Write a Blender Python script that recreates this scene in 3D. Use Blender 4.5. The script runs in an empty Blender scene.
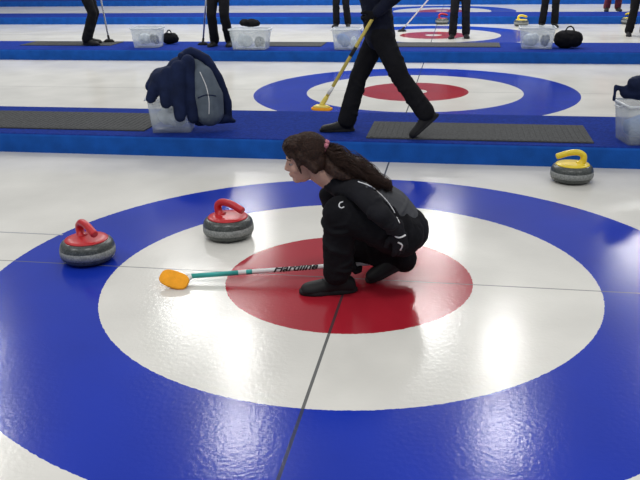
import bpy, bmesh, math, random
from mathutils import Matrix, Vector, noise
from mathutils.bvhtree import BVHTree
random.seed(7)
V=Vector; PI=math.pi
COL=bpy.context.scene.collection
bpy.context.scene.view_settings.view_transform='Standard'
# ------------------------------------------------------------ camera
FP=798.487
CAM=V((0.51048,-3.70319,1.58191))
RM=Matrix.Rotation(0.17469,3,'Z')@Matrix.Rotation(PI/2-0.35218,3,'X')@Matrix.Rotation(-0.01675,3,'Z')
cd=bpy.data.cameras.new('camera'); cam=bpy.data.objects.new('camera',cd); COL.objects.link(cam)
cd.sensor_width=36; cd.lens=FP*36/640
m4=RM.to_4x4(); m4.translation=CAM; cam.matrix_world=m4
bpy.context.scene.camera=cam
def ray(u,v): return RM@V(((u-320)/FP,-(v-240)/FP,-1))
def at(u,v,z=0.0):
    d=ray(u,v); return CAM+d*((z-CAM.z)/d.z)
def pl(u,v,l,O,L):
    d=ray(u,v); return CAM+d*((l-(CAM-O).dot(L))/d.dot(L))
# ------------------------------------------------------------ materials
def mat(name,c,rough=.6,var=.12,scale=20,bump=0,bscale=60,metal=0,alpha=1,spec=.5,stretch=None,sheen=0):
    m=bpy.data.materials.new(name); m.use_nodes=True; nt=m.node_tree; b=nt.nodes['Principled BSDF']
    tc=nt.nodes.new('ShaderNodeTexCoord'); mp=nt.nodes.new('ShaderNodeMapping'); nt.links.new(tc.outputs['Object'],mp.inputs[0])
    if stretch: mp.inputs['Scale'].default_value=stretch
    n=nt.nodes.new('ShaderNodeTexNoise'); n.inputs['Scale'].default_value=scale; n.inputs['Detail'].default_value=4
    nt.links.new(mp.outputs[0],n.inputs['Vector'])
    r=nt.nodes.new('ShaderNodeValToRGB'); nt.links.new(n.outputs['Fac'],r.inputs[0])
    r.color_ramp.elements[0].position=.3; r.color_ramp.elements[1].position=.7
    r.color_ramp.elements[0].color=tuple(max(0,x*(1-var)) for x in c)+(1,)
    r.color_ramp.elements[1].color=tuple(min(1,x*(1+var)) for x in c)+(1,)
    nt.links.new(r.outputs[0],b.inputs['Base Color'])
    b.inputs['Roughness'].default_value=rough; b.inputs['Metallic'].default_value=metal
    b.inputs['Specular IOR Level'].default_value=spec
    if sheen: b.inputs['Sheen Weight'].default_value=sheen
    if alpha<1: b.inputs['Alpha'].default_value=alpha
    if bump:
        n2=nt.nodes.new('ShaderNodeTexNoise'); n2.inputs['Scale'].default_value=bscale; n2.inputs['Detail'].default_value=3
        nt.links.new(mp.outputs[0],n2.inputs['Vector'])
        bp=nt.nodes.new('ShaderNodeBump'); bp.inputs['Strength'].default_value=bump; bp.inputs['Distance'].default_value=.01
        nt.links.new(n2.outputs['Fac'],bp.inputs['Height']); nt.links.new(bp.outputs[0],b.inputs['Normal'])
    return m
def ice_mat(name,button):
    m=bpy.data.materials.new(name); m.use_nodes=True; nt=m.node_tree; b=nt.nodes['Principled BSDF']; N=nt.nodes.new; K=nt.links.new
    tc=N('ShaderNodeTexCoord'); sp=N('ShaderNodeSeparateXYZ'); K(tc.outputs['Object'],sp.inputs[0])
    def mth(op,a,bb=None):
        x=N('ShaderNodeMath'); x.operation=op
        for i,q in enumerate((a,bb)):
            if q is None: continue
            if isinstance(q,(int,float)): x.inputs[i].default_value=q
            else: K(q,x.inputs[i])
        return x.outputs[0]
    X,Y=sp.outputs[0],sp.outputs[1]
    d=mth('SQRT',mth('ADD',mth('MULTIPLY',X,X),mth('MULTIPLY',Y,Y)))
    en=N('ShaderNodeTexNoise'); en.inputs['Scale'].default_value=45; K(tc.outputs['Object'],en.inputs['Vector'])
    d=mth('ADD',d,mth('MULTIPLY',mth('SUBTRACT',en.outputs['Fac'],.5),.01))
    r=N('ShaderNodeValToRGB'); r.color_ramp.interpolation='CONSTANT'; K(mth('DIVIDE',d,3.0),r.inputs[0])
    e=r.color_ramp.elements
    W=(.66,.645,.60,1); R=(.33,.014,.026,1); B=(.008,.030,.36,1)
    e[0].position=0; e[0].color=W if button else R
    e[1].position=.15/3 if button else .01; e[1].color=R
    for p,c in ((.61/3,W),(1.219/3,B),(1.829/3,W)):
        q=e.new(p); q.color=c
    n=N('ShaderNodeTexNoise'); n.inputs['Scale'].default_value=1.6; n.inputs['Detail'].default_value=6; K(tc.outputs['Object'],n.inputs['Vector'])
    mr=N('ShaderNodeMapRange'); mr.inputs[1].default_value=.3; mr.inputs[2].default_value=.7; mr.inputs[3].default_value=.88; mr.inputs[4].default_value=1.06; K(n.outputs['Fac'],mr.inputs[0])
    mx=N('ShaderNodeMix'); mx.data_type='RGBA'; mx.blend_type='MULTIPLY'; mx.inputs[0].default_value=1; K(r.outputs[0],mx.inputs[6]); K(mr.outputs[0],mx.inputs[7])
    col=mx.outputs[2]
    def line(cur,fac,c):
        y=N('ShaderNodeMix'); y.data_type='RGBA'; K(fac,y.inputs[0]); K(cur,y.inputs[6]); y.inputs[7].default_value=c; return y.outputs[2]
    col=line(col,mth('MULTIPLY',mth('LESS_THAN',mth('ABSOLUTE',X),.0065),.85),(.03,.035,.04,1))
    col=line(col,mth('MULTIPLY',mth('LESS_THAN',mth('ABSOLUTE',Y),.005),.75),(.12,.13,.14,1))
    K(col,b.inputs['Base Color'])
    b.inputs['Roughness'].default_value=.16; b.inputs['Specular IOR Level'].default_value=.4; b.inputs['IOR'].default_value=1.31
    pb=N('ShaderNodeTexNoise'); pb.inputs['Scale'].default_value=50; pb.inputs['Detail'].default_value=2; K(tc.outputs['Object'],pb.inputs['Vector'])
    bp=N('ShaderNodeBump'); bp.inputs['Strength'].default_value=.15; bp.inputs['Distance'].default_value=.004; K(pb.outputs['Fac'],bp.inputs['Height']); K(bp.outputs[0],b.inputs['Normal'])
    return m
M=dict(
 carpet=mat('carpet_navy',(.006,.026,.21),.95,.25,40,.4,200,spec=.1),
 bumper=mat('bumper_blue',(.006,.085,.40),.8,.15,8,.2,120,spec=.2),
 mat=mat('rubber_mat',(.062,.064,.066),.9,.3,60,.5,120,spec=.2),
 black=mat('black_cloth',(.009,.009,.011),.95,.3,8,.3,60,spec=.15),
 black2=mat('black_knit',(.015,.015,.018),.95,.3,8,.3,60,spec=.15),
 grey=mat('charcoal_cloth',(.07,.072,.078),.9,.06,15,.15,90,spec=.2),
 navy=mat('navy_cloth',(.008,.015,.05),.85,.3,10,.3,50,spec=.2),
 coat=mat('dark_navy_cloth',(.007,.009,.022),.85,.3,10,.4,50,spec=.2),
 slate=mat('slate_cloth',(.10,.125,.155),.85,.15,10,.3,60,spec=.3),
 skin=mat('skin',(.52,.31,.235),.6,.08,12,spec=.25),
 hair=mat('dark_brown_hair',(.032,.013,.007),.6,.5,120,.6,160,spec=.35),
 white=mat('white_plastic',(.75,.75,.73),.45,.05),
 pipe=mat('white_piping',(.75,.75,.75),.7,.05),
 teal=mat('teal_paint',(.03,.36,.33),.35,.1),
 orange=mat('orange_fabric',(.92,.38,.025),.8,.08,30,.2,90,spec=.2),
 yellow=mat('yellow_paint',(.78,.62,.12),.4,.08),
 red=mat('red_plastic',(.5,.014,.02),.35,.1),
 yel=mat('yellow_plastic',(.8,.6,.03),.35,.1),
 shoe=mat('black_leather',(.008,.008,.009),.6,.2,20,spec=.3),
 sole=mat('black_rubber',(.022,.022,.024),.8,.2,spec=.2),
 pink=mat('pink_cloth',(.42,.14,.18),.8,.3,60,.5,120),
 bin=mat('clear_plastic',(.66,.72,.76),.2,.08,5,alpha=.32),
 rim=mat('frosted_plastic',(.7,.74,.78),.4,.05,alpha=.8),
 eye=mat('eye_white',(.3,.27,.25),.3,.02), iris=mat('iris_brown',(.02,.01,.008),.3,.1),
 lip=mat('lips',(.42,.2,.16),.5,.05),
 maroon=mat('maroon_cloth',(.16,.02,.03),.8,.2),
 cloth=mat('pale_cloth',(.5,.55,.6),.85,.3,12,.4,40),
 blue=mat('blue_cloth',(.02,.12,.4),.8,.2,12,.3,40),
 wall=mat('painted_wall',(.25,.29,.34),.8,.1,2), base=mat('concrete',(.3,.31,.32),.8,.2,3),
 metal=mat('steel',(.5,.5,.5),.3,.05,metal=1),
)
def granite(name,c0,c1,rough):
    m=bpy.data.materials.new(name); m.use_nodes=True; nt=m.node_tree; b=nt.nodes['Principled BSDF']
    tc=nt.nodes.new('ShaderNodeTexCoord'); n=nt.nodes.new('ShaderNodeTexVoronoi'); n.inputs['Scale'].default_value=150
    nt.links.new(tc.outputs['Object'],n.inputs['Vector']); r=nt.nodes.new('ShaderNodeValToRGB'); nt.links.new(n.outputs['Color'],r.inputs[0])
    r.color_ramp.elements[0].position=.2; r.color_ramp.elements[0].color=c0+(1,); r.color_ramp.elements[1].position=.8; r.color_ramp.elements[1].color=c1+(1,)
    nt.links.new(r.outputs[0],b.inputs['Base Color']); b.inputs['Roughness'].default_value=rough; return m
M['granite']=granite('polished_granite',(.035,.04,.038),(.085,.095,.09),.3)
M['band']=granite('rough_granite',(.18,.19,.185),(.30,.31,.30),.75)
# ------------------------------------------------------------ mesh helpers
class MB:
    def __init__(s): s.v=[]; s.f=[]
    def add(s,vs,fs):
        o=len(s.v); s.v+=[V(x) for x in vs]; s.f+=[tuple(i+o for i in q) for q in fs]; return s
    def rings(s,R,close=True):
        n=len(R[0]); vs=[p for r in R for p in r]; fs=[]
        for i in range(len(R)-1):
            for j in range(n): fs.append((i*n+j,i*n+(j+1)%n,(i+1)*n+(j+1)%n,(i+1)*n+j))
        if close: fs.append(tuple(range(n-1,-1,-1))); fs.append(tuple((len(R)-1)*n+j for j in range(n)))
        return s.add(vs,fs)
    def cap(s,p0,p1,r0,r1,ax=None,k=1.0,n=16):
        p0=V(p0);p1=V(p1);t=(p1-p0); ln=t.length
        t=t.normalized() if ln>1e-6 else V((0,0,1))
        a=V(ax) if ax is not None else (V((0,0,1)) if abs(t.z)<.9 else V((1,0,0)))
        e1=(a-t*a.dot(t)).normalized(); e2=t.cross(e1); R=[]
        for i in range(5):
            g=-PI/2+.12+i*(PI/2-.12)/5; R.append((p0+t*r0*math.sin(g),r0*math.cos(g)))
        for i in range(4): q=i/3; R.append((p0.lerp(p1,q),r0+(r1-r0)*q))
        for i in range(1,6):
            g=i*(PI/2-.12)/5; R.append((p1+t*r1*math.sin(g),r1*math.cos(g)))
        return s.rings([[c+e1*r*k*math.cos(2*PI*j/n)+e2*r*math.sin(2*PI*j/n) for j in range(n)] for c,r in R])
    def chain(s,pts,ax=None,k=1.0,n=16):
        for a,b in zip(pts,pts[1:]): s.cap(a[0],b[0],a[1],b[1],ax,k if len(a)<3 else a[2],n)
        return s
    def ell(s,c,fr,r,n=20,m=12):
        c=V(c); R=[]
        for i in range(m):
            g=-PI/2+.08+i*(PI-.16)/(m-1)
            R.append([c+fr[0]*r[0]*math.cos(g)*math.cos(2*PI*j/n)+fr[1]*r[1]*math.cos(g)*math.sin(2*PI*j/n)+fr[2]*r[2]*math.sin(g) for j in range(n)])
        return s.rings(R)
    def tube(s,pts,r,n=8):
        pts=[V(p) for p in pts]; R=[]; prev=None
        for i,p in enumerate(pts):
            t=(pts[min(i+1,len(pts)-1)]-pts[max(i-1,0)]).normalized()
            a=prev if prev is not None else (V((0,0,1)) if abs(t.z)<.9 else V((1,0,0)))
            e1=(a-t*a.dot(t)).normalized(); prev=e1; e2=t.cross(e1); rr=r[i] if isinstance(r,(list,tuple)) else r
            R.append([p+e1*rr*math.cos(2*PI*j/n)+e2*rr*math.sin(2*PI*j/n) for j in range(n)])
        return s.rings(R)
    def folds(s,p0,p1,r0,r1,n,rnd,amp=.008,ax=None,k=1.0):
        t=(p1-p0).normalized(); a=V(ax) if ax is not None else (V((0,0,1)) if abs(t.z)<.9 else V((1,0,0)))
        e1=(a-t*a.dot(t)).normalized(); e2=t.cross(e1); Ln=(p1-p0).length
        for i in range(n):
            q0=(i+rnd.uniform(.2,.8))/n; a0=rnd.uniform(0,2*PI); span=rnd.uniform(1.4,2.8); sl=rnd.uniform(-.22,.22)
            P=[];Rr=[]
            for j in range(11):
                f=j/10; q=min(max(q0+sl*(f-.5),0),1); r=r0+(r1-r0)*q; g=a0+span*f
                P.append(p0+t*Ln*q+e1*math.cos(g)*r*k*.985+e2*math.sin(g)*r*.985); Rr.append(.004+amp*1.5*math.sin(PI*f))
            s.tube(P,Rr,8)
        return s
    def box(s,a,b,fr=None):
        vs=[V((x,y,z)) for z in (a[2],b[2]) for y in (a[1],b[1]) for x in (a[0],b[0])]
        return s.add(vs,[(0,2,3,1),(4,5,7,6),(0,1,5,4),(2,6,7,3),(0,4,6,2),(1,3,7,5)])
    def lathe(s,prof,n=48,c=V((0,0,0))):
        return s.rings([[c+V((r*math.cos(2*PI*j/n),r*math.sin(2*PI*j/n),z)) for j in range(n)] for r,z in prof])
def spline(pts,n=8):
    P=[V(p) for p in pts]; out=[]
    for i in range(len(P)-1):
        a=P[max(i-1,0)];b=P[i];c=P[i+1];d=P[min(i+2,len(P)-1)]
        for k in range(n):
            t=k/n; out.append(.5*((2*b)+(c-a)*t+(2*a-5*b+4*c-d)*t*t+(3*b-a-3*c+d)*t**3))
    return out+[P[-1]]
def obj(name,mb,m,parent=None,off=V((0,0,0)),bevel=0,voxel=0,smooth=0,wrinkle=0,wsize=.08,shade=True,seg=2):
    me=bpy.data.meshes.new(name); me.from_pydata([tuple(v-off) for v in mb.v],[],mb.f); me.update()
    bm=bmesh.new(); bm.from_mesh(me); bmesh.ops.recalc_face_normals(bm,faces=bm.faces); bm.to_mesh(me); bm.free()
    o=bpy.data.objects.new(name,me); COL.objects.link(o)
    if voxel:
        q=o.modifiers.new('r','REMESH'); q.mode='VOXEL'; q.voxel_size=voxel
        if smooth: q=o.modifiers.new('s','SMOOTH'); q.factor=.5; q.iterations=smooth
        if wrinkle:
            for sz,st in ((wsize,wrinkle),(wsize*.4,wrinkle*.45)):
                tx=bpy.data.textures.new('w','CLOUDS'); tx.noise_scale=sz; tx.noise_depth=2
                q=o.modifiers.new('d','DISPLACE'); q.texture=tx; q.strength=st; q.mid_level=.5
            q=o.modifiers.new('s2','SMOOTH'); q.factor=.5; q.iterations=3
    if bevel: q=o.modifiers.new('b','BEVEL'); q.width=bevel; q.segments=seg; q.limit_method='ANGLE'; q.angle_limit=.6
    if voxel or bevel:
        dg=bpy.context.evaluated_depsgraph_get(); nm=bpy.data.meshes.new_from_object(o.evaluated_get(dg)); o.modifiers.clear(); o.data=nm; nm.name=name; bpy.data.meshes.remove(me); me=nm
    me.materials.clear(); me.materials.append(m)
    if shade:
        for p in me.polygons: p.use_smooth=True
    if parent: o.parent=parent
    return o
def flat(o):
    for p in o.data.polygons: p.use_smooth=False
    return o
def tag(o,label,cat,group=None,kind=None):
    if label: o['label']=label
    if cat: o['category']=cat
    if group: o['group']=group
    if kind: o['kind']=kind
    return o
def thing(name,label,cat,loc,rz=0,group=None):
    o=bpy.data.objects.new(name,None); COL.objects.link(o); o.location=loc; o.rotation_euler=(0,0,rz); o.empty_display_size=.1
    return tag(o,label,cat,group)
def struct(o): o['kind']='structure'; return o
def copy_tree(o,parent=None):
    c=o.copy(); COL.objects.link(c); c.parent=parent
    for ch in list(o.children): copy_tree(ch,c)
    return c
def bvh_of(o,off): return BVHTree.FromPolygons([v.co+off for v in o.data.vertices],[tuple(f.vertices) for f in o.data.polygons])
# ------------------------------------------------------------ setting
ZT=.16
b=MB(); b.box((-16,-6,-.12),(16,31,-.03)); struct(flat(obj('floor',b,M['base'])))
ice0=ice_mat('ice_near',False); ice1=ice_mat('ice_far',True)
centres=[0,5.56,11.7,17.5,23.4]
spans=[(-2.33,2.33),(3.49,7.96),(9.12,13.9),(15.06,19.75),(20.9,26)]
for i,(c,(a,bb)) in enumerate(zip(centres,spans)):
    mb=MB(); mb.box((-15,a-c-.02,-.03),(15,bb-c+.02,0)); o=struct(flat(obj('floor_ice_sheet',mb,ice0 if i==0 else ice1))); o.location=(0,c,0)
ln=at(0,232); ln2=at(64,234)
mb=MB(); mb.box((-9,ln.y-.006,-.002),(ln2.x,ln.y+.006,.0008)); struct(flat(obj('trim_1',mb,mat('grey_line',(.3,.31,.33),.4))))
divs=[(-3.49,-2.33),(2.33,3.49),(7.96,9.12),(13.9,15.06),(19.75,20.9)]
for i,(a,bb) in enumerate(divs):
    mb=MB(); mb.box((-15,a,-.03),(15,bb,ZT)); o=struct(obj('floor_walkway',mb,M['bumper'],bevel=.02,shade=False))
    o.data.materials.append(M['carpet'])
    for p in o.data.polygons:
        if p.normal.z>.8: p.material_index=1
mb=MB(); mb.box((-16,30.5,-.03),(16,30.7,7)); struct(flat(obj('wall_back',mb,M['wall'])))
def mat_strip(x0,x1,y0,y1,label,group):
    mb=MB(); mb.box((x0,y0,ZT),(x1,y1,ZT+.010))
    n=int((x1-x0)/.045)
    for i in range(n):
        x=x0+.03+i*(x1-x0-.04)/max(n,1); mb.box((x,y0+.02,ZT+.010),(x+.024,y1-.02,ZT+.0125))
    return tag(flat(obj('rubber_mat',mb,M['mat'])),label,'mat',group)
G='ribbed rubber mats on the walkways'
a=at(144,130,ZT+.012); c=at(100,112,ZT+.012); mat_strip(-4.6,a.x,a.y,min(c.y,3.42),'dark ribbed rubber mat on the near walkway left of the draped jackets',G)
a=at(366,137,ZT+.012); c=at(480,123,ZT+.012); d=at(592,139,ZT+.012)
mat_strip(a.x,d.x,a.y,min(c.y,3.38),'dark ribbed rubber mat on the near walkway behind the walking person',G)
for u0,u1,lb in ((18,110,'dark rubber mat on the second walkway beside the leftmost standing person'),(256,322,'short dark rubber mat on the second walkway right of the middle clear bin'),(395,500,'dark rubber mat on the second walkway behind the walking person')):
    a=at(u0,46,ZT); d=at(u1,46,ZT); mat_strip(a.x,d.x,8.45,9.0,lb,G)
# ------------------------------------------------------------ stones
def make_stone(cm,label,loc,rz,group):
    t=thing('curling_stone',label,'curling stone',loc,rz,group)
    prof=[(.001,.004),(.055,.004),(.062,0),(.07,.002),(.1,.005),(.124,.011),(.138,.023),(.1445,.038),(.146,.06),(.1445,.084),(.140,.100),(.131,.113),(.117,.121),(.001,.124)]
    obj('body',MB().lathe(prof,64),M['granite'],t)
    obj('striking_band',MB().lathe([(.138,.037),(.1465,.042),(.1478,.060),(.1465,.078),(.138,.083)],64),M['band'],t)
    obj('top_disc',MB().lathe([(.001,.120),(.110,.120),(.116,.122),(.113,.127),(.08,.131),(.03,.133),(.001,.133)],48),cm,t)
    h=MB(); pts=spline([V((-.060,0,.125)),V((-.072,0,.155)),V((-.066,0,.187)),V((-.03,0,.206)),V((.03,0,.203)),V((.09,0,.185)),V((.118,0,.175))],6)
    n=len(pts); rad=[(.023 if i<n*.35 else .0215)*(1 if i<n-2 else .8) for i in range(n)]
    h.tube(pts,rad,12); h.cap(V((-.055,0,.124)),V((-.060,0,.132)),.036,.026)
    obj('handle',h,cm,t,voxel=.004,smooth=2)
    return t
s1=at(89,260); s2=at(229,236.5); s3=at(571,181)
red1=make_stone(M['red'],'red handled granite curling stone on the blue ring, nearer the left edge',s1,.0,'curling stones with red handles')
red1.rotation_euler.z=math.radians(-40)
red2=copy_tree(red1); red2.location=s2; red2.rotation_euler.z=math.radians(-25); red2['label']='red handled granite curling stone on the white ring, straight above the broom shaft'
yel=make_stone(M['yel'],'yellow handled granite curling stone on white ice in front of the blue walkway',s3,math.radians(185),'curling stones with yellow handles')
q=copy_tree(red1); q.location=at(442,24); q.rotation_euler.z=.4; q['label']='tiny red handled curling stone far off at the third house'
q=copy_tree(yel); q.location=at(521,26); q.rotation_euler.z=.4; q['label']='tiny yellow handled curling stone far off right of the third house'
q=copy_tree(yel); q.location=at(628,24); q.rotation_euler.z=2; q['label']='tiny yellow handled curling stone far off at the right edge'
# ------------------------------------------------------------ brooms
A10=0.17469
F=V((-math.cos(A10),-math.sin(A10),0)); L=V((math.sin(A10),-math.cos(A10),0)); U=V((0,0,1))
def make_broom(head,end,label,padm,shaftm,bands=(),text=None,r=.0135,tilt=None,padlen=.17,plate=None):
    head=V(head);end=V(end)
    t=thing('curling_broom',label,'broom',head)
    d=(end-head).normalized(); L0=(end-head).length
    obj('shaft',MB().tube([head+d*.03,head+d*(L0-.02),end],[r,r,r*.8],14),shaftm,t,head)
    obj('end_cap',MB().cap(end-d*.03,end,r*1.15,r*1.1),M['sole'],t,head)
    for a,b2,bm_ in bands:
        obj('shaft_band',MB().tube([head+d*a,head+d*b2],r*1.05,14),bm_,t,head)
    if tilt: A,B,Nn,ctr=tilt
    else:
        hd=V((d.x,d.y,0)).normalized(); side=V((-hd.y,hd.x,0)); A=(side*.82-hd*.57).normalized(); Nn=V((0,0,1)); B=A.cross(Nn); ctr=head-V((0,0,head.z-.001))
    n=32
    def rz_(z,k,kk=1): return [ctr+A*padlen/2*k*math.copysign(abs(math.cos(g))**.7,math.cos(g))+B*.046*k*kk*math.copysign(abs(math.sin(g))**.7,math.sin(g))+Nn*z for g in [2*PI*j/n for j in range(n)]]
    obj('pad',MB().rings([rz_(0,.3),rz_(0,.9),rz_(.003,.97),rz_(.008,1),rz_(.016,1),rz_(.019,.98),rz_(.021,.93),rz_(.0215,.7),rz_(.022,.3)]),padm,t,head)
    hp=MB()
    if not tilt or plate: hp.rings([rz_(.020,.84),rz_(.032,.78),rz_(.042,.5)]); hp.cap(ctr+Nn*.038,head+d*.07,.02,.017)
    else: hp.rings([rz_(-.008,.6),rz_(-.006,.75),rz_(.002,.8)]); hp.cap(ctr+A*.05,head+d*.06,.011,.013)
    obj('head_plate',hp,plate if plate else M['white'],t,head)
    if text:
        cu=bpy.data.curves.new('t','FONT'); cu.body=text; cu.size=.043; cu.shear=.5; cu.offset=.0012; cu.space_character=1.0; cu.align_x='LEFT'
        to=bpy.data.objects.new('t',cu); COL.objects.link(to); dg=bpy.context.evaluated_depsgraph_get()
        me=bpy.data.meshes.new_from_object(to.evaluated_get(dg)); bpy.data.objects.remove(to)
        bm=bmesh.new(); bm.from_mesh(me)
        for i in range(-4,16): bmesh.ops.bisect_plane(bm,geom=bm.verts[:]+bm.edges[:]+bm.faces[:],plane_co=(0,i*.0025,0),plane_no=(0,1,0))
        w=max(v.co.x for v in bm.verts); tocam=(CAM-head-d*L0*.5); f=(tocam-d*tocam.dot(d)).normalized(); s=d.cross(f)
        upv=s if s.z>0 else -s; k=.23/w
        for v in bm.verts:
            a=(v.co.y*k*.85-.0115)/r; rr=r+.0012
            v.co=d*(L0*.455+v.co.x*k)+f*rr*math.cos(a)+upv*rr*math.sin(a)
        bm.to_mesh(me); bm.free(); me.materials.append(M['shoe']); o=bpy.data.objects.new('lettering',me); COL.objects.link(o); o.parent=t
        o['label']='black slanted lettering on the shaft'
    return t
# ------------------------------------------------------------ people
def ik(a,b,l1,l2,hint):
    d=b-a; L=min(d.length,(l1+l2)*.999); t=d.normalized(); x=(l1*l1-l2*l2+L*L)/(2*L); h=math.sqrt(max(l1*l1-x*x,0))
    hp=(hint-t*hint.dot(t)).normalized(); return a+t*x+hp*h
def hand_mb(mb,w,d,nrm,thumb,g=0.0,curl=.35,k=1.0):
    d=d.normalized(); s=(thumb-d*thumb.dot(d)).normalized(); n_=(nrm-d*nrm.dot(d)); n_=(n_-s*n_.dot(s)).normalized()
    mb.cap(w,w+d*.03*k,.025+g,.027+g,s,1.15)
    mb.cap(w+d*.03*k,w+d*.078*k,.019+g,.016+g,s,2.0)
    for i,(o,l) in enumerate(((.031,.072),(.0105,.08),(-.0105,.074),(-.031,.058))):
        p=w+d*.078*k+s*o*k; a=curl*.6; dd=(d+s*o*2.5).normalized()
        for j,(fr,rr) in enumerate(((.45,.0092),(.3,.0085),(.25,.0078))):
            q=p+(dd*math.cos(a)+n_*math.sin(a))*l*fr*k; mb.cap(p,q,rr+g,rr-.0005+g,n=10); p=q; a+=curl
    p=w+d*.022*k+s*.024*k; q=p+(d*.55+s*.75+n_*.25).normalized()*.042*k; e=q+(d*.85+s*.25+n_*.35).normalized()*.033*k
    mb.cap(p,q,.014+g,.011+g,n=10); mb.cap(q,e,.0105+g,.0085+g,n=10)
def shoe(parent,off,heel,d,n_,length=.28):
    d=d.normalized(); n_=(n_-d*n_.dot(d)).normalized(); s=n_.cross(d)
    sec=[(.0,.024,.058),(.022,.036,.085),(.07,.040,.1),(.12,.041,.090),(.17,.046,.070),(.22,.049,.062),(.262,.044,.054),(.283,.026,.036)]
    k=length/.283; R=[];S=[]
    for x,w,h in sec:
        prof=[(-w,.012),(-w*1.04,.38*h),(-w*.9,.70*h),(-w*.5,.93*h),(0,h),(w*.5,.93*h),(w*.9,.70*h),(w*1.04,.38*h),(w,.012),(0,.010)]
        R.append([heel+d*x*k+s*a+n_*z for a,z in prof])
    o=obj('shoe',MB().rings(R),M['shoe'],parent,off)
    md=o.modifiers.new('s','SUBSURF'); md.levels=2; md.render_levels=2
    n=28; base=[]
    for j in range(n):
        g=2*PI*j/n; x=.1415+.150*math.copysign(abs(math.cos(g))**.8,math.cos(g)); w=(.042 if x<.14 else .042+.010*min(1,(x-.14)/.06)); base.append((x*k,w*math.copysign(abs(math.sin(g))**.75,math.sin(g))))
    S=[[heel+d*((x-.14)*q+.14)+s*a*q+n_*z for x,a in base] for z,q in ((.001,.95),(.006,1),(.018,1),(.023,.97))]
    obj('sole',MB().rings(S),M['sole'],o,off)
    lc=MB()
    for i in range(4):
        x=.1+i*.022; h=.098-i*.009
        lc.tube(spline([heel+d*x*k+s*.026+n_*(h-.014),heel+d*(x+.004)*k+n_*(h+.002),heel+d*(x+.008)*k-s*.026+n_*(h-.017)],4),.0028,6)
    obj('laces',lc,M['sole'],o,off)
    return o
def make_person(label,J,mt,vox=.011,main=False,group=None):
    F,L,O=J['F'],J['L'],J['O']; U=V((0,0,1)); rnd=random.Random(5)
    t=thing('person',label,'person',O,0,group)
    b=MB(); c=J['head']; hf=J['face'].normalized(); hs=hf.cross(U).normalized(); hu=hs.cross(hf).normalized(); fr=(hf,hs,hu); J['fr']=fr
    def H(f,s,u): return c+hf*f+hs*s+hu*u
    b.ell(H(-.012,0,.02),fr,(.093,.074,.088)); b.ell(H(.028,0,-.03),fr,(.056,.056,.08))
    b.ell(H(.055,0,-.088),fr,(.024,.026,.020)); b.ell(H(.02,0,-.075),fr,(.05,.048,.03))
    b.cap(H(.080,0,.004),H(.096,0,-.028),.008,.0095); b.ell(H(.087,0,-.035),fr,(.012,.015,.008))
    b.ell(H(.070,0,.018),fr,(.016,.048,.012)); b.ell(H(.078,0,-.056),fr,(.010,.02,.007)); b.ell(H(.077,0,-.067),fr,(.009,.018,.007))
    for s in (-1,1):
        b.ell(H(.050,s*.034,-.03),fr,(.027,.022,.028)); b.ell(H(-.008,s*.073,-.012),fr,(.018,.009,.03))
        b.ell(H(.066,s*.029,.0045),fr,(.0125,.014,.008))
    b.cap(H(-.02,0,-.05),J['neck'],.050,.056)
    P,C,N=J['pelvis'],J['chest'],J['neck']
    mid=J.get('waist',P.lerp(C,.5))
    b.chain([(P,.086,1.3),(mid,.078,1.3),(C,.085,1.35),(N-(N-C)*.25,.052,1.5)],ax=L)
    for s in (0,1):
        b.cap(J['sh'][s],J['el'][s],.044,.035); b.cap(J['el'][s],J['wr'][s],.035,.025); b.cap(C.lerp(N,.5),J['sh'][s],.052,.042)
        b.cap(J['hip'][s],J['kn'][s],.07,.046); b.cap(J['kn'][s],J['an'][s],.044,.032)
        hd=J['hand'][s]; hand_mb(b,J['wr'][s],hd[0],hd[1],hd[2],0,hd[3],J.get('hk',1))
        ft=J['foot'][s]; b.cap(J['an'][s],ft[0]+ft[1].normalized()*.06+ft[2].normalized()*.05,.03,.025); b.cap(ft[0]+ft[1].normalized()*.06+ft[2].normalized()*.05,ft[0]+ft[1].normalized()*.2+ft[2].normalized()*.035,.024,.018,L,1.3)
    obj('body',b,M['skin'],t,O,voxel=.0045 if main else .009,smooth=2)
    for s in (-1,1):
        e=obj('eye',MB().ell(H(.0665,s*.029,-.0045),fr,(.0115,.0115,.0085)),M['eye'],t,O); obj('iris',MB().ell(H(.0755,s*.029,-.005),fr,(.004,.006,.006)),M['iris'],e,O)
        obj('eyebrow',MB().chain([(H(.083,s*.014,.016),.0026),(H(.082,s*.03,.020),.0028),(H(.070,s*.046,.015),.002)]),M['hair'],t,O)
    obj('lips',MB().ell(H(.0830,0,-.0575),fr,(.0065,.017,.004)).ell(H(.0815,0,-.0665),fr,(.006,.014,.004)),M['lip'],t,O)
    h=MB()
    h.ell(H(-.022,0,.028),fr,(.096,.082,.090)); h.ell(H(-.05,0,-.015),fr,(.060,.076,.068))
    h.ell(H(.03,0,.078),fr,(.058,.066,.036))
    for s in (-1,1):
        h.cap(H(.062,s*.03,.07),H(.03,s*.074,.0),.020,.012); h.cap(H(.02,s*.073,.03),H(-.01,s*.076,-.03),.02,.014)
        if main: h.cap(H(.078,s*.022,.066),H(.072,s*.05,.03),.016,.007); h.cap(H(.045,s*.064,.03),H(.036,s*.068,-.05),.011,.005); h.cap(H(.01,s*.074,.02),H(-.03,s*.078,-.045),.020,.020)
    hair=obj('hair',h,J.get('hairm',M['hair']),t,O,voxel=.005 if main else .009,smooth=3,wrinkle=.006,wsize=.02)
    r=J.get('tr',(.115,.085,.08,.075)); q=MB()
    q.cap(P+L*.02,P-L*.02,r[0]+.006,r[0]+.006,None)
    q.cap(P,P.lerp(mid,.4),r[0],r[0]*.9,L,1.3)
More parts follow.
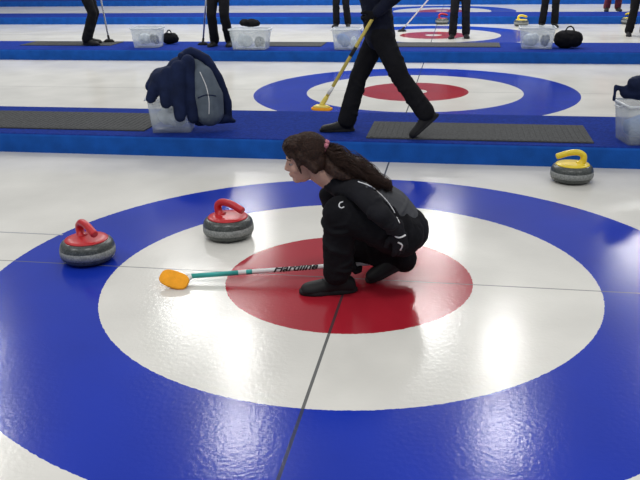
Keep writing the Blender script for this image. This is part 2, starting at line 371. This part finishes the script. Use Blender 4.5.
    for s in (0,1):
        q.cap(J['hip'][s],J['kn'][s],r[0],r[1]); q.cap(J['kn'][s],J['an'][s],r[1]*.96,r[3])
        k2=J['kn'][s].lerp(J['an'][s],.55); q.cap(k2,J['an'][s],r[2],r[3])
        q.cap(P,J['hip'][s],r[0],r[0])
        nf=9 if main else 4; am=.007 if main else .005
        q.folds(J['hip'][s],J['kn'][s],r[0],r[1],nf,rnd,am); q.folds(J['kn'][s],J['an'][s],r[1]*.96,r[3],nf+2,rnd,am)
    if main: q.cap(J['hip'][0].lerp(J['kn'][0],.25)-U*.02,J['hip'][1].lerp(J['kn'][1],.2)-U*.01,.085,.085)
    tr=obj('trousers',q,mt['trousers'],t,O,voxel=.006 if main else vox,smooth=2,wrinkle=.010,wsize=.06)
    jr=J.get('jr',(.12,.118,.128,.075)); q=MB()
    Pj=J.get('hem',P)
    q.chain([(Pj,jr[0],1.3),(mid,jr[1],1.32),(C,jr[2],1.32),(C.lerp(N,.72),jr[3],1.5)],ax=L)
    q.cap(C.lerp(N,.8),N+(N-C).normalized()*.012,.062,.056)
    q.folds(Pj,mid,jr[0],jr[1],4,rnd,.004,L,1.3); q.folds(mid,C,jr[1],jr[2],2,rnd,.003,L,1.32)
    ar=J.get('ar',(.068,.056,.041))
    for s in (0,1):
        q.cap(C.lerp(N,.6),J['sh'][s],.07,ar[0]); q.cap(J['sh'][s],J['el'][s],ar[0],ar[1]); we=J['wr'][s]-(J['wr'][s]-J['el'][s]).normalized()*.02; q.cap(J['el'][s],we,ar[1],ar[2])
        q.folds(J['sh'][s],J['el'][s],ar[0],ar[1],4,rnd,.004); q.folds(J['el'][s],we,ar[1],ar[2],4,rnd,.004)
    jk=obj('jacket',q,mt['jacket'],t,O,voxel=.005 if main else vox,smooth=6,wrinkle=.005 if main else .014,wsize=.07)
    if mt.get('glove'):
        for s in (0,1):
            q=MB(); hd=J['hand'][s]; hand_mb(q,J['wr'][s],hd[0],hd[1],hd[2],.0025,hd[3],J.get('hk',1)); q.cap(J['wr'][s]-hd[0].normalized()*.03,J['wr'][s]+hd[0].normalized()*.02,.031,.029)
            obj('glove',q,mt['glove'],t,O,voxel=.004,smooth=1)
    for s in (0,1): shoe(t,O,*J['foot'][s])
    return t,jk,tr,hair
# ---- the crouching player
O=at(362,288)
def p(u,v,l): return pl(u,v,l,O,L)
heelN=at(356,291); heelN.z=0
ballF=at(384,281)
wr0=p(398,231,.205)
J=dict(F=F,L=L,O=O,g=0,hk=.92,head=p(305,158,.0),face=(F+L*.12-U*.2),neck=p(333,181,.0),chest=p(364,197,.0),waist=p(388,208,0),pelvis=p(406,229,0),
 sh=[p(360,192,.145),p(350,188,-.15)],el=[p(381,215,.255),p(328,195,-.15)],wr=[wr0,p(350,253,-.14)],
 hip=[p(402,235,.088),p(402,235,-.088)],kn=[p(340,213,.12),p(358,247,-.17)],an=[p(337,272,.085),p(404,259,-.10)],
 hand=[(p(403,262,.18)-wr0,-L,F+L*.3,.3),((p(352,275,-.12)-p(350,253,-.14)),F*-1,L,1.1)],
 foot=[(heelN,(F+L*.08),U,.27),None],tr=(.103,.082,.075,.066),jr=(.102,.104,.108,.064),ar=(.053,.046,.036))
ank=J['an'][1]; ballF.z=.0
heelF=ank-F*.045-U*.045
dd=(ballF-heelF).normalized(); upn=(U-dd*dd.dot(U)).normalized()
toe=heelF+dd*.235; J['foot'][1]=(heelF-U*(toe.z-.004),dd,upn,.25)
per,jk,tro,hair=make_person('person in black crouching on the red ring with one hand on a broom',J,dict(trousers=M['black'],jacket=M['black2'],glove=M['black2']),main=True)
jk.data.materials.append(M['grey'])
def fl(u,v):
    w=p(u,v,0)-O; return (-w.dot(F),w.z)
poly=[fl(*x) for x in ((362,160),(392,160),(450,190),(450,242),(428,238),(410,232),(402,214),(393,200),(378,190),(364,183))]
def inside(pt,poly):
    c=False; j=len(poly)-1
    for i in range(len(poly)):
        if (poly[i][1]>pt[1])!=(poly[j][1]>pt[1]) and pt[0]<(poly[j][0]-poly[i][0])*(pt[1]-poly[i][1])/(poly[j][1]-poly[i][1])+poly[i][0]: c=not c
        j=i
    return c
for f in jk.data.polygons:
    w_=f.center+O; sl=min((w_-(J['sh'][0].lerp(J['el'][0],x/16))).length for x in range(6,17)); s2_=min((w_-(J['el'][0].lerp(J['wr'][0],x/12))).length for x in range(13))
    if inside((-f.center.dot(F),f.center.z),poly) and min(sl,s2_)>.060: f.material_index=1
bvh=bvh_of(jk,O); bt=bvh_of(tro,O)
def on(pix,name,rad=.0035,m=M['pipe'],tree=bvh,par=per,off=O,lift=.001):
    pts=[]
    for u,v in pix:
        h=tree.ray_cast(CAM,ray(u,v).normalized())
        if h[0]: pts.append(h[0]+h[1]*lift)
    if len(pts)>1: return obj(name,MB().tube(spline(pts,3),rad,6),m,par,off)
def interp(P,n=5):
    s=spline([V((a,b2,0)) for a,b2 in P],n); return [(q.x,q.y) for q in s]
on(interp([(358,182),(371,187),(384,198),(393,210),(399,223)],4),'piping',.0028,lift=.002)
# scrunchie, combed strands, loose wavy ponytail
fr=J['fr']; hc=J['head']
c0=p(322,148,0); c1=p(327,151,0); tt=(c1-c0).normalized(); e1=(L-tt*L.dot(tt)).normalized(); e2=tt.cross(e1); sc=MB()
for kk in range(2):
    ring=[c0+tt*(kk*.009)+(e1*math.cos(a)+e2*math.sin(a))*(.036+.004*math.sin(a*8+kk)) for a in [2*PI*i/48 for i in range(49)]]
    sc.tube(ring,.0085,8)
obj('scrunchie',sc,M['pink'],per,O)
hb=bvh_of(hair,O); st=MB(); ctr=hc-fr[0]*.02+fr[2]*.02
dE=(c0-ctr).normalized()
for i in range(420):
    s=random.uniform(-1,1); ang=random.uniform(.15,2.6)
    d0=(fr[0]*math.cos(ang*.55)+fr[2]*math.sin(ang*.55+.5)*(1-abs(s)*.55)-fr[2]*(abs(s)*random.uniform(0,.75))+fr[1]*s).normalized()
    pts=[]
    for k in range(9):
        d_=d0.slerp(dE,k/8) if d0.angle(dE)<3.0 else d0
        h=hb.ray_cast(ctr+d_*.4,-d_)
        if h[0]: pts.append(h[0]+d_*(.0005+.001*math.sin(k*1.3+i)))
    if len(pts)>4: st.tube(spline(pts,2),.0011,4)
obj('hair_strands',st,M['hair'],per,O)
path=[(p(324,149,0),.024),(p(332,155,.015),.040),(p(343,162,.035),.054),(p(355,168,.05),.058),(p(367,175,.06),.052),(p(379,181,.065),.038),(p(392,187,.07),.014)]
pt=MB(); pt.chain([(c,r_*.80) for c,r_ in path]); pt.chain([(p(320,158,.0),.036),(p(331,167,.04),.036),(p(345,175,.07),.032),(p(358,181,.09),.02)])
obj('ponytail',pt,M['hair'],per,O,voxel=.006,smooth=4,wrinkle=.03,wsize=.05)
pt=MB()
for i in range(480):
    k=random.uniform(.62,1.14); ph=random.uniform(-.35,.35); g_=i%18; w1=g_*.9+random.uniform(-.7,.7); w2=g_*1.7+random.uniform(-.7,.7); P2=[]
    a=g_/18*2*PI+random.uniform(-.5,.5)
    for j,(c,r_) in enumerate(path):
        aa=a+ph*j*.4; P2.append(c+(L*math.cos(aa)*1.1+U*math.sin(aa))*r_*k*(1 if j else .9))
    P2=P2[:random.choice((4,5,6,6,7,7))]
    S=spline(P2,6); N_=len(S)
    S=[q_+U*.014*math.sin(w1+x*.40)*min(1,x/6)+L*.014*math.sin(w2+x*.36)*min(1,x/6) for x,q_ in enumerate(S)]
    pt.tube(S,[.0012*(1-.5*x/N_) for x in range(N_)],4)
obj('hair_strands',pt,M['hair'],per,O)
on([(343,202),(340,203),(339,206),(341,208),(344,207)],'trouser_emblem',.003,M['pipe'],bt)
gl=sorted([o for o in per.children if o.name.startswith('glove')],key=lambda o:o.name)[0]
gt=bvh_of(gl,O)
on([(394,234),(397,237),(401,237),(405,235)],'glove_strap',.0042,M['pipe'],gt,lift=.002); on([(398,242),(402,245),(400,250)],'glove_mark',.0038,M['pipe'],gt,lift=.002)
# her broom
hd_=at(179,277,.03)
Rr=-F; nn=(L*.62+U*.78).normalized(); dn=(L*.78-U*.62).normalized()
A_=(Rr*.93+dn*.36).normalized(); B_=nn.cross(A_)
ctr_=at(174,279,.042)-nn*.018
make_broom(hd_,p(385,262,-.13),'orange padded curling broom with white and teal shaft lying on the ice',M['orange'],M['white'],[(.06,.30,M['teal']),(.34,.37,M['teal']),(.76,.79,M['teal'])],'Hardline',r=.0118,tilt=(A_,B_,nn,ctr_),padlen=.152)
# ------------------------------------------------------------ generic standing people
def stand(O,heading,feet=None,lean=0,H=1.0,hands=None,stride=.0,tr=(.095,.075,.07,.074),pel=None,straight=False):
    F=V((math.cos(heading),math.sin(heading),0)); L=V((-F.y,F.x,0)); s=H
    P=pel or O+V((0,0,.93*s))
    C=P+V((0,0,.36*s))+F*lean; N=P+V((0,0,.53*s))+F*lean*1.4; Hd=N+V((0,0,.14*s))+F*(.03+lean*.3)
    J=dict(F=F,L=L,O=O,g=0,head=Hd,face=F-U*.15,neck=N,chest=C,pelvis=P,hip=[P+L*.08-U*.03,P-L*.08-U*.03],tr=tr)
    J['sh']=[N+L*.175-U*.06,N-L*.175-U*.06]
    J['foot']=[];J['an']=[];J['kn']=[]
    for i,sg in enumerate((1,-1)):
        if feet: heel,d,n_=feet[i]
        else: heel=O+L*sg*.11+F*(sg*stride-.08); d=F+L*sg*.15; n_=U
        J['foot'].append((heel,d,n_,.275)); an=heel+d.normalized()*.06+n_.normalized()*.09; J['an'].append(an)
        dl=(an-J['hip'][i]).length
        J['kn'].append(ik(J['hip'][i],an,dl*.512,dl*.492,F) if straight else ik(J['hip'][i],an,.44*s,.42*s,F))
    J['el']=[];J['wr']=[];J['hand']=[]
    for i,sg in enumerate((1,-1)):
        hnd=hands[i] if hands and hands[i] is not None else J['sh'][i]+L*sg*.05-U*.48+F*.08
        e=ik(J['sh'][i],hnd,.29,.26,-F+L*sg*.4-U*.2); J['el'].append(e); J['wr'].append(hnd)
        grip=hands and hands[i] is not None
        dd=(hnd-e).normalized(); J['hand'].append((dd,-L*sg,F,1.0 if grip else .3))
    return J
BL=dict(trousers=M['black'],jacket=M['coat'])
Ow=at(380,131,ZT+.013); Fw=F; Lw=L
hf=at(354,131,ZT+.0)
tb=at(414,137,ZT+.013); hb=pl(436,118,(tb-Ow).dot(Lw),Ow,Lw); dback=(tb-hb).normalized()
hb2=tb-dback*.25; hb2.z=max(hb2.z,ZT+.02)
feet=[(hb2,dback,(U-dback*dback.dot(U)).normalized()),(hf,Fw,U)]
bh=pl(322,105,.12,Ow,Lw); be=bh+(pl(388,-8,.2,Ow,Lw)-bh).normalized()*1.22
pel=pl(380,30,0,Ow,Lw)
J=stand(Ow,PI+A10,feet,.06,1.0,[bh.lerp(be,.66),bh.lerp(be,.9)],pel=pel,tr=(.094,.072,.064,.074),straight=True)
J['hem']=pel-U*.04
make_person('person in black trousers striding along the near walkway holding a yellow broom',J,dict(trousers=M['black'],jacket=M['coat'],glove=M['black']),vox=.009)
make_broom(bh,be,'yellow shafted curling broom held by the striding person',M['orange'],M['yellow'],[(.10,.17,M['white']),(.44,.52,M['sole'])],tilt=((-F+L*.3).normalized(),(L+F*.3).normalized(),(U*.97+F*.1).normalized(),bh-U*.04),plate=M['yellow'])
bg=[(89,44,ZT+.013,0.1,BL,'leftmost standing person in black trousers on the second walkway, feet turned right'),
    (222,46,ZT,-PI/2,BL,'person in black trousers standing between the two left clear bins'),
    (342,27,0,-PI/2,BL,'distant person in black trousers standing on ice beyond the second walkway'),
    (459,38,0,-PI/2,dict(trousers=M['black2'],jacket=M['maroon']),'distant person in dark trousers standing in front of the third red ring'),
    (548,27,0,-PI/2,BL,'distant person in black standing above the right clear bin'),
    (612,11,ZT,-PI/2,dict(trousers=M['maroon'],jacket=M['maroon']),'very distant person in maroon near the top right corner'),
    (636,36,0,-PI/2,BL,'distant person in black cut off by the right edge')]
for u,v,z,hdg,mt,lb in bg:
    o=at(u,v,z); J=stand(o,hdg,stride=random.uniform(-.04,.04)); make_person(lb,J,mt,vox=.014)
def bb(u0,v0,z,u1,v1,label,pm,sm):
    a=at(u0,v0,z+.03); e=pl(u1,v1,0,a,L); e=a+(e-a).normalized()*1.2; make_broom(a,e,label,pm,sm,tilt=(-F,L,U,a-U*.028),plate=M['sole'])
bb(109,40,ZT+.014,101,0,'white shafted broom beside the leftmost standing person',M['sole'],M['white'])
bb(203,43,ZT,206,0,'dark shafted broom left of the person between the bins',M['sole'],M['metal'])
bb(402,30,0,428,0,'distant slanted broom left of the person at the third house',M['sole'],M['white'])
# ------------------------------------------------------------ bins, jackets, bags
def make_bin(loc,rz,label,w=.46,d=.34,h=.27,group='clear plastic bins on the walkways'):
    t=thing('storage_bin',label,'bin',loc,rz,group)
    b=MB(); k=.86
    def rr(z,s,e=0): 
        pts=[]; a=w/2*s+e; c=d/2*s+e; r=.03
        for cx,cy,a0 in ((a-r,c-r,0),(-a+r,c-r,PI/2),(-a+r,-c+r,PI),(a-r,-c+r,1.5*PI)):
            for i in range(5): g=a0+i*PI/8; pts.append(V((cx+r*math.cos(g),cy+r*math.sin(g),z)))
        return pts
    b.rings([rr(.002,k),rr(h*.5,(1+k)/2),rr(h,1),rr(h,.985),rr(h*.5,(1+k)/2-.015),rr(.008,k-.015)])
    obj('tub',b,M['bin'],t)
    obj('rim',MB().rings([rr(h-.018,1,.002),rr(h-.018,1,.012),rr(h,1,.014),rr(h,1,.002)],close=False),M['rim'],t)
    for s in (-1,1):
        hb=MB(); hb.tube([V((s*(w/2+.01),-.05,h-.02)),V((s*(w/2+.03),-.05,h-.03)),V((s*(w/2+.03),.05,h-.03)),V((s*(w/2+.01),.05,h-.02))],.006,6); obj('grip',hb,M['rim'],t)
    return t
FR=(V((1,0,0)),V((0,1,0)),V((0,0,1)))
def bundle(loc,size,m,label,cat='clothing',name='folded_clothing',sd=0):
    rnd=random.Random(sd); b=MB(); loc=V(loc)
    for i in range(5):
        c=V((rnd.uniform(-.25,.25)*size[0],rnd.uniform(-.2,.2)*size[1],size[2]*(.36+rnd.uniform(0,.25))))
        b.ell(c,FR,(size[0]*.26,size[1]*.28,size[2]*.33))
    o=tag(obj(name,b,m,None,voxel=.01,smooth=2,wrinkle=.03,wsize=.05),label,cat); o.location=loc; return o
c=at(174,130,ZT); make_bin(c,A10,'clear plastic bin under the draped jackets on the near walkway',.37,.28,.29); binc=V(c)
bundle(c+V((.0,0,.01)),(.3,.2,.2),M['cloth'],'pale cloth inside the bin under the draped jackets',sd=11)
def q(u,v,l=0): return pl(u,v,l,binc,L)
# draped navy jacket: peaked collar, smooth cloth with a few broad falling folds
b=MB(); rnd=random.Random(4)
b.ell(q(167,80,.0),(-F,L,U),(.15,.17,.11)); b.ell(q(181,70,-.02),(-F,L,U),(.12,.12,.11))
b.chain([(q(180,64,-.02),.07),(q(184,57,-.03),.035)]); b.chain([(q(160,76,.02),.07),(q(151,86,.06),.05)])
for u0,v0,u1,v1,l0,l1,r0 in ((160,78,151,98,.08,.15,.055),(168,74,166,103,.10,.17,.06),(178,68,180,116,.11,.18,.062),(188,62,193,118,.06,.13,.06)):
    b.chain([(q(u0,v0,l0),r0),(q((u0+u1)/2-.5,(v0+v1)/2,(l0+l1)/2+.01),r0),(q(u1,v1,l1),r0*.8)],ax=L,k=.8)
b.chain([(q(170,80,.05),.10),(q(180,92,.07),.10),(q(188,106,.07),.08)],ax=L)
o1=tag(obj('draped_jacket',b,M['navy'],None,binc,voxel=.008,smooth=8,wrinkle=.010,wsize=.12),'navy jacket draped over the clear bin on the near walkway','jacket'); o1.location=binc
c2=at(208,128,ZT)
def q2(u,v,l=0): return pl(u,v,l,c2,L)
t=thing('padded_jacket','grey and navy padded jacket slumped beside the clear bin','jacket',c2)
b=MB()
b.chain([(q2(195,65,.03),.06),(q2(202,77,.09),.1),(q2(207,95,.11),.13),(q2(209,111,.11),.125)],ax=L,k=.9)
b.folds(q2(202,77,.09),q2(209,111,.11),.1,.125,4,rnd,.007,L,.9)
obj('lining',b,M['slate'],t,c2,voxel=.008,smooth=6,wrinkle=.010,wsize=.1)
b=MB()
b.chain([(q2(181,56,.08),.028),(q2(187,74,.14),.024),(q2(190,96,.18),.02),(q2(192,120,.18),.02)])
b.chain([(q2(181,56,.05),.03),(q2(191,52,.02),.042),(q2(206,59,.02),.042),(q2(218,79,.03),.045),(q2(227,102,.03),.042),(q2(228,116,.03),.036)]); b.chain([(q2(198,122,.12),.034),(q2(226,119,.06),.036),(q2(234,121,.02),.018)])
obj('shell',b,M['navy'],t,c2,voxel=.008,smooth=5,wrinkle=.010,wsize=.08)
lt=[o for o in t.children if o.name.startswith('lining')][0]
on(interp([(200,72),(206,86),(209,100),(209,114)]),'zipper',.0035,M['pipe'],bvh_of(lt,c2),t,c2)
on(interp([(198,98),(206,95),(216,96)]),'pocket_seam',.0045,M['navy'],bvh_of(lt,c2),t,c2)
c=at(645,141,ZT); c.z=ZT; make_bin(c,A10,'clear plastic bin with a coat over it at the right edge of the near walkway',.42,.34,.3)
c=V(c)
def q3(u,v,l=0): return pl(u,v,l,c,L)
b=MB(); b.chain([(q3(626,92,.05),.045),(q3(640,90,.0),.075),(q3(660,92,0),.075)]); b.cap(q3(634,84,.08),q3(645,80,0),.05,.05); b.cap(q3(616,86,.05),q3(628,92,.05),.018,.035); b.cap(q3(616,86,.05),q3(614,100,.07),.016,.012)
tag(obj('draped_coat',b,M['navy'],None,c,voxel=.009,smooth=4,wrinkle=.02,wsize=.08),'dark navy coat bunched on top of the bin at the right edge','coat').location=c
bundle(c+V((0,0,.01)),(.34,.24,.22),M['blue'],'blue cloth packed inside the bin at the right edge',sd=3)
for i,(u,v,lb,m2,w_,l2) in enumerate(((149,47,'clear bin on the second walkway nearest the leftmost standing person',M['cloth'],.44,'pale cloth inside the leftmost bin of the second walkway'),(251,49,'clear bin on the second walkway just right of the person between two bins',M['cloth'],.58,'pale cloth filling the widest bin on the second walkway'),(347,49,'clear bin on the second walkway just left of the walking person',M['blue'],.4,'blue cloth inside the bin left of the walking person'),(536,48,'clear bin on the second walkway beside a black bag',M['cloth'],.48,'pale cloth inside the bin beside the black bag'))):
    c=at(u,v,ZT); c.y=max(c.y,8.15); make_bin(c,0,lb,w_,.34,.3)
    bundle(c+V((-w_*.14,0,.01)),(w_*.5,.22,.24),m2,l2,sd=i)
    bundle(c+V((w_*.25,-.03,.01)),(w_*.3,.2,.2),M['black'] if i!=2 else M['cloth'],('small dark cloth in the right side of the bin nearest the leftmost person','small dark cloth in the right side of the widest bin','small pale cloth beside the blue cloth in its bin','small dark cloth in the bin beside the black bag')[i],sd=20+i)
for u,v,lb,sz in ((171,44,'small dark bag between the left clear bin and the person on the second walkway',(.2,.2,.2)),(568,48,'black duffel bag right of the clear bin on the second walkway',(.32,.24,.28))):
    c=at(u,v,ZT); c.y=max(c.y,8.2)
    t=thing('duffel_bag',lb,'bag',c)
    b=MB(); b.cap(V((-sz[0]*.25,0,sz[2]*.45)),V((sz[0]*.25,0,sz[2]*.45)),sz[2]*.45,sz[2]*.42); obj('body',b,M['black'],t,voxel=.012,smooth=2,wrinkle=.03,wsize=.06)
    b=MB(); b.tube(spline([V((-sz[0]*.25,-.05,sz[2]*.7)),V((-sz[0]*.1,-.05,sz[2]*1.05)),V((sz[0]*.1,-.05,sz[2]*1.05)),V((sz[0]*.25,-.05,sz[2]*.7))],5),.01,6); obj('strap',b,M['sole'],t)
c=at(251,49,ZT); c.y=max(c.y,8.15)
bundle(c+V((.02,0,.31)),(.34,.24,.16),M['black'],'dark bundle of clothing on top of the widest clear bin',sd=31)
# ------------------------------------------------------------ light
w=bpy.data.worlds.new('world'); bpy.context.scene.world=w; w.use_nodes=True; nt=w.node_tree; bg_=nt.nodes['Background']
tc=nt.nodes.new('ShaderNodeTexCoord'); sp=nt.nodes.new('ShaderNodeSeparateXYZ'); nt.links.new(tc.outputs['Generated'],sp.inputs[0])
rp=nt.nodes.new('ShaderNodeValToRGB'); nt.links.new(sp.outputs[2],rp.inputs[0])
rp.color_ramp.elements[0].position=.0; rp.color_ramp.elements[0].color=(.15,.18,.23,1); rp.color_ramp.elements[1].position=.75; rp.color_ramp.elements[1].color=(.78,.79,.80,1)
nt.links.new(rp.outputs[0],bg_.inputs[0]); bg_.inputs[1].default_value=.76
HL=6.5
for (u,v) in ((238,350),(500,350),(238,435),(500,435),(-24,350),(-24,435)):
    g=at(u,v,-HL); ld=bpy.data.lights.new('ceiling_lamp','AREA'); ld.shape='RECTANGLE'; ld.size=.6; ld.size_y=1.1; ld.energy=115; ld.color=(1,.99,.96)
    lo=bpy.data.objects.new('ceiling_lamp',ld); COL.objects.link(lo); lo.location=(g.x,g.y,HL)
for x in (-6,0,6):
    for y in (-3,14,20):
        ld=bpy.data.lights.new('ceiling_lamp','AREA'); ld.shape='RECTANGLE'; ld.size=1.2; ld.size_y=1.2; ld.energy=190 if y>0 else 140; ld.color=(1,.99,.97)
        lo=bpy.data.objects.new('ceiling_lamp',ld); COL.objects.link(lo); lo.location=(x,y,HL+.5)
